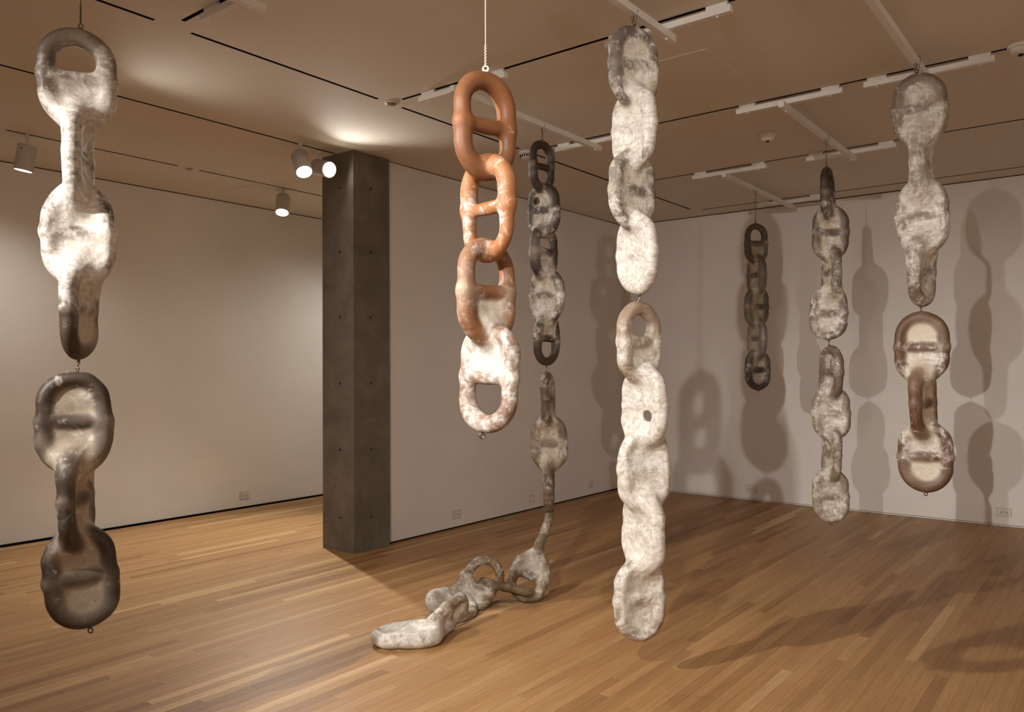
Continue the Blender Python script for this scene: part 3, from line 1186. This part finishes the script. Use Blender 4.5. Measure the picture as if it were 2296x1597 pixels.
# ---------------- C3 : long dark chain reaching the floor
D3 = 5.54
gk, gp = (62, 50, 42), (180, 168, 150)
c3 = [
    px_link(D3, 1215, 314, 434, 52, tilt=2, tube=(58, 46, 39), panel=gp, film=0.10, up=0, lo=0),
    px_link(D3, 1219, 411, 533, -33, tube=gk, panel=(164, 154, 140), film=0.40, W=0.262, holes=[(-0.05, 0.07, 0.025)]),
    px_link(D3, 1220, 505, 626, 45, tube=gk, panel=(170, 158, 142), film=0.34, up=0, lo=1),
    px_link(D3, 1226, 602, 726, -28, tube=(84, 70, 60), panel=(186, 175, 157), film=0.6, W=0.268),
    px_link(D3, 1226, 700, 821, 50, tilt=-4, tube=(70, 54, 43), panel=gp, film=0.38, fg=0.3, up=1, lo=0),
]
t3, o3 = build_chain('hanging_chain', c3, 'dark brown and grey twisted hanging chain with an open link at its top and foot', GRP, kj=[0.03, 0.055, 0.07, 0.07], kin=0.02, h=0.0058, seed=14)
_, c3e = eye(t3, o3, atd(1216, 314, D3))
wire(c3e, (c3e[0], c3e[1], ZBAR), M_WIRE, WL['c3e'])
_, c3f = eye(t3, o3, atd(1225, 821, D3), up=False, R=0.0045)
c3l = [
    px_link(D3, 1228, 834, 956, 78, tilt=6, tube=(104, 88, 74), panel=(166, 152, 134), film=0.45),
    px_link(D3, 1231, 932, 1055, 3, tube=(110, 94, 80), panel=(186, 172, 150), film=0.42, W=0.255, mem=0.01),
    px_link(D3, 1232, 1032, 1152, 86, tube=(98, 80, 64), panel=(160, 144, 124), film=0.40),
]
t3l, o3l = build_chain('hanging_chain', c3l, 'slim grey-brown middle section of the long chain with one broad oval link', GRP, kj=0.075, kin=0.02, h=0.0055, seed=15)
_, c3g = eye(t3l, o3l, atd(1225, 836, D3), R=0.0045)
joint(c3f, c3g, JL['c3f'])
_, c3h = eye(t3l, o3l, atd(1232, 1151, D3), up=False, R=0.008)

# section lying on the floor
P0 = atd(1232, 1159, D3)
P2 = onz(1170, 1342, 0.035)
ax12 = P0 - P2
ax12 /= np.linalg.norm(ax12)
vd = (P0 + P2) / 2 - CAM
vd /= np.linalg.norm(vd)
side12 = np.cross(ax12, vd)
side12 /= np.linalg.norm(side12)
fur = dict(panel=(190, 178, 160))
brn = (104, 84, 60)
F = []
F.append(Link(P0 - ax12 * 0.19, ax12, np.cross(side12, ax12), tube=(120, 104, 84), film=0.5, L=0.40, W=0.235, **fur))
F.append(Link(P2 + ax12 * 0.175, ax12, side12, tube=(100, 82, 60), film=0.42, up=1, lo=0, L=0.385, **fur))
a3, b3 = onz(1192, 1330, 0.06), onz(1078, 1304, 0.14)
A3 = (a3 - b3)
vd3 = (a3 + b3) / 2 - CAM
F.append(Link((a3 + b3) / 2, A3, vd3, tube=brn, film=0.12, up=0, lo=0, L=max(0.34, float(np.linalg.norm(A3)) + 0.03), W=0.20, **fur))
b4, t4 = atd(1036, 1364, 4.93), atd(1106, 1262, 5.06)
A4 = t4 - b4
vd4 = (b4 + t4) / 2 - CAM
w4 = np.cross(A4, vd4)
F.append(Link((b4 + t4) / 2, A4, w4 + 0.25 * vd4 / np.linalg.norm(vd4) * np.linalg.norm(w4), tube=(112, 90, 62), film=0.5, up=0, lo=1, L=0.40, W=0.26, **fur))
a5, b5 = atd(1062, 1352, 4.88), atd(962, 1362, 4.62)
F.append(Link((a5 + b5) / 2, a5 - b5, np.array([CF[0], CF[1], 0.42]), tube=(120, 104, 86), film=0.85, L=0.37, W=0.24, **fur))
a6, b6 = atd(1041, 1350, 4.60), atd(966, 1418, 4.36)
F.append(Link((a6 + b6) / 2, a6 - b6, np.array([0.15, -0.1, 1.0]), tube=(124, 106, 84), film=0.6, L=0.36, W=0.17, r=0.028, **fur))
c7 = onz(912, 1424, 0.042)
rt7 = np.cross(CF, [0, 0, 1.0])
F.append(Link(c7, rt7 + 0.10 * np.array([CF[0], CF[1], 0]), np.array([CF[0], CF[1], 0.02]), tube=(130, 112, 92), film=0.95, L=0.40, W=0.262, r=0.036, mem=0.028, **fur))
t3f, o3f = build_chain('floor_chain', F, 'fibrous grey-brown chain of seven links sprawled over the oak floor', GRP, kj=[0.075, 0.012, 0.012, 0.05, 0.05, 0.06], kin=0.02, h=0.0055, seed=16, floor_z=0.0015)
_, c3i = eye(t3f, o3f, P0 + np.array([0, 0, -0.012]), R=0.007)

# ---------------- C4 : white chain
D4 = 3.78
wt, wp = (118, 104, 92), (214, 204, 184)
c4 = [
    px_link(D4, 1421, 57, 240, 34, tube=(104, 92, 82), panel=(208, 196, 170), film=0.50, W=0.268, mem=0.012),
    px_link(D4, 1421, 197, 380, -42, tube=wt, panel=wp, film=0.95, W=0.262),
    px_link(D4, 1418, 338, 520, 40, tube=(110, 98, 88), panel=(214, 203, 178), film=0.60, W=0.264, mem=0.012),
    px_link(D4, 1428, 478, 660, -48, tilt=4, tube=(150, 124, 104), panel=wp, film=1.0, W=0.262),
]
t4_, o4 = build_chain('hanging_chain', c4, 'white fibre-wrapped twisted hanging chain with all links skinned over, upper of two sections', GRP, kj=0.055, kin=0.02, h=0.005, seed=17)
_, c4e = eye(t4_, o4, atd(1421, 58, D4))
wire(c4e, (c4e[0], c4e[1], ZBAR), M_WIRE, WL['c4e'])
_, c4f = eye(t4_, o4, atd(1434, 659, D4), up=False, R=0.0045)
c4l = [
    px_link(D4, 1433, 677, 860, 42, tube=(140, 114, 92), panel=(206, 194, 174), film=0.62, fg=-0.25, holes=[(0.0, 0.088, 0.074)], mem=0.006),
    px_link(D4, 1443, 818, 1002, -40, tube=(160, 140, 122), panel=(222, 214, 198), film=1.1, W=0.266, holes=[(0.035, -0.045, 0.028)]),
    px_link(D4, 1445, 960, 1145, 22, tube=(165, 148, 130), panel=(222, 214, 198), film=1.15, W=0.268, mem=0.02),
    px_link(D4, 1443, 1102, 1286, -48, tube=(160, 142, 124), panel=(220, 212, 196), film=1.1, W=0.264, mem=0.018),
    px_link(D4, 1435, 1250, 1438, 26, tilt=2, tube=(128, 114, 100), panel=(196, 182, 160), film=0.62, W=0.262, mem=0.02),
]
t4l, o4l = build_chain('hanging_chain', c4l, 'white fibre-wrapped five-link chain section hanging close above the floor, ring open at its top', GRP, kj=0.06, kin=0.028, h=0.005, seed=18)
_, c4g = eye(t4l, o4l, atd(1434, 679, D4), R=0.0045)
joint(c4f, c4g, JL['c4f'])

# ---------------- C5 : short dark grey chain at the right wall
D5 = 7.50
t5c, p5c = (90, 80, 70), (168, 156, 140)
c5 = [
    px_link(D5, 1695, 501, 592, 36, tube=t5c, panel=p5c, film=0.22, up=0, lo=1),
    px_link(D5, 1696, 572, 663, -48, tube=(108, 98, 88), panel=p5c, film=0.25, W=0.24),
    px_link(D5, 1697, 643, 734, 33, tube=t5c, panel=(170, 158, 140), film=0.22, mem=0.01),
    px_link(D5, 1698, 714, 805, -50, tube=(108, 98, 88), panel=p5c, film=0.22, W=0.24),
    px_link(D5, 1699, 784, 876, 28, tilt=1, tube=(66, 54, 46), panel=(166, 154, 136), film=0.22, mem=0.008),
]
t5, o5 = build_chain('hanging_chain', c5, 'short dark grey twisted chain of five links hanging close to the shadowed wall', GRP, kj=0.06, kin=0.018, h=0.006, seed=19)
_, c5e = eye(t5, o5, atd(1694, 502, D5))
wire(c5e, (c5e[0], c5e[1], ZBAR), M_WIRE, WL['c5e'])
eye(t5, o5, atd(1700, 875, D5), up=False)

# ---------------- C6 : two-part grey chain
D6 = 5.84
t6c, p6c = (92, 78, 66), (184, 170, 150)
c6 = [
    px_link(D6, 1856, 375, 495, 78, tilt=4, tube=(66, 50, 40), panel=(150, 136, 118), film=0.22, fg=-0.2, up=0, lo=1),
    px_link(D6, 1862, 462, 583, 5, tube=t6c, panel=p6c, film=0.34, W=0.258, mem=0.012),
    px_link(D6, 1864, 552, 672, -66, tube=t6c, panel=(178, 160, 134), film=0.45),
    px_link(D6, 1858, 642, 763, -4, tube=(110, 96, 82), panel=p6c, film=0.52, W=0.262),
]
t6, o6 = build_chain('hanging_chain', c6, 'grey-brown hanging chain with an edge-on dark link on top and two broad oval links', GRP, kj=0.08, kin=0.02, h=0.0058, seed=20)
_, c6e = eye(t6, o6, atd(1853, 375, D6))
wire(c6e, (c6e[0], c6e[1], ZBAR), M_WIRE, WL['c6e'])
_, c6f = eye(t6, o6, atd(1858, 763, D6), up=False, R=0.0045)
c6l = [
    px_link(D6, 1863, 775, 896, -55, tube=(112, 94, 80), panel=(146, 132, 114), film=0.36, mem=0.008),
    px_link(D6, 1864, 866, 988, 2, tube=(134, 120, 104), panel=(166, 152, 132), film=0.55, W=0.260, mem=0.018),
    px_link(D6, 1864, 958, 1080, -64, tube=(136, 120, 102), panel=(158, 144, 124), film=0.52, mem=0.008),
    px_link(D6, 1863, 1052, 1171, 2, tube=(146, 130, 112), panel=(156, 142, 122), film=0.52, W=0.252, up=1, lo=1, mem=0.012),
]
t6l, o6l = build_chain('hanging_chain', c6l, 'pale taupe felted lower chain section with a windowed link at its foot', GRP, kj=0.06, kin=0.02, h=0.0058, seed=21)
_, c6g = eye(t6l, o6l, atd(1859, 776, D6), R=0.0045)
joint(c6f, c6g, JL['c6f'])
eye(t6l, o6l, atd(1864, 1170, D6), up=False)

# ---------------- C7 : chain with red-brown lower rings
D7 = 4.38
t7c, p7c = (118, 104, 90), (176, 164, 146)
c7a = [
    px_link(D7, 2061, 164, 326, 0, tube=t7c, panel=(170, 156, 136), film=0.45, W=0.276, mem=0.02),
    px_link(D7, 2067, 286, 448, 76, tube=(136, 122, 106), panel=p7c, film=0.62),
    px_link(D7, 2068, 406, 568, -2, tube=(128, 114, 100), panel=p7c, film=0.66, W=0.27, mem=0.02),
    px_link(D7, 2066, 528, 688, 66, tilt=-2, tube=(108, 90, 74), panel=p7c, film=0.5),
]
t7, o7 = build_chain('hanging_chain', c7a, 'cocoon-like greyish hanging chain fully skinned over, its top link a smooth closed oval', GRP, kj=0.10, kin=0.028, h=0.0055, seed=22)
_, c7e = eye(t7, o7, atd(2055, 165, D7))
wire(c7e, (c7e[0], c7e[1], ZBAR), M_WIRE, WL['c7e'])
_, c7f = eye(t7, o7, atd(2065, 687, D7), up=False, R=0.0045)
c7b = [
    px_link(D7, 2066, 699, 859, 0, tube=(96, 66, 47), panel=(204, 192, 172), film=0.36, fg=-0.34, W=0.276, mem=0.008),
    px_link(D7, 2070, 824, 984, 66, tilt=6, tube=(98, 64, 46), panel=(186, 168, 142), film=0.28),
    px_link(D7, 2075, 944, 1104, 0, tilt=4, tube=(98, 68, 50), panel=(204, 192, 172), film=0.46, fg=0.4, W=0.274, mem=0.008),
]
t7l, o7l = build_chain('hanging_chain', c7b, 'red-brown ringed lower section with creamy skinned panels, hanging before the shadowed wall', GRP, kj=0.07, kin=0.018, h=0.0055, seed=23)
_, c7g = eye(t7l, o7l, atd(2065, 701, D7), R=0.0045)
joint(c7f, c7g, JL['c7f'])
eye(t7l, o7l, atd(2076, 1103, D7), up=False)
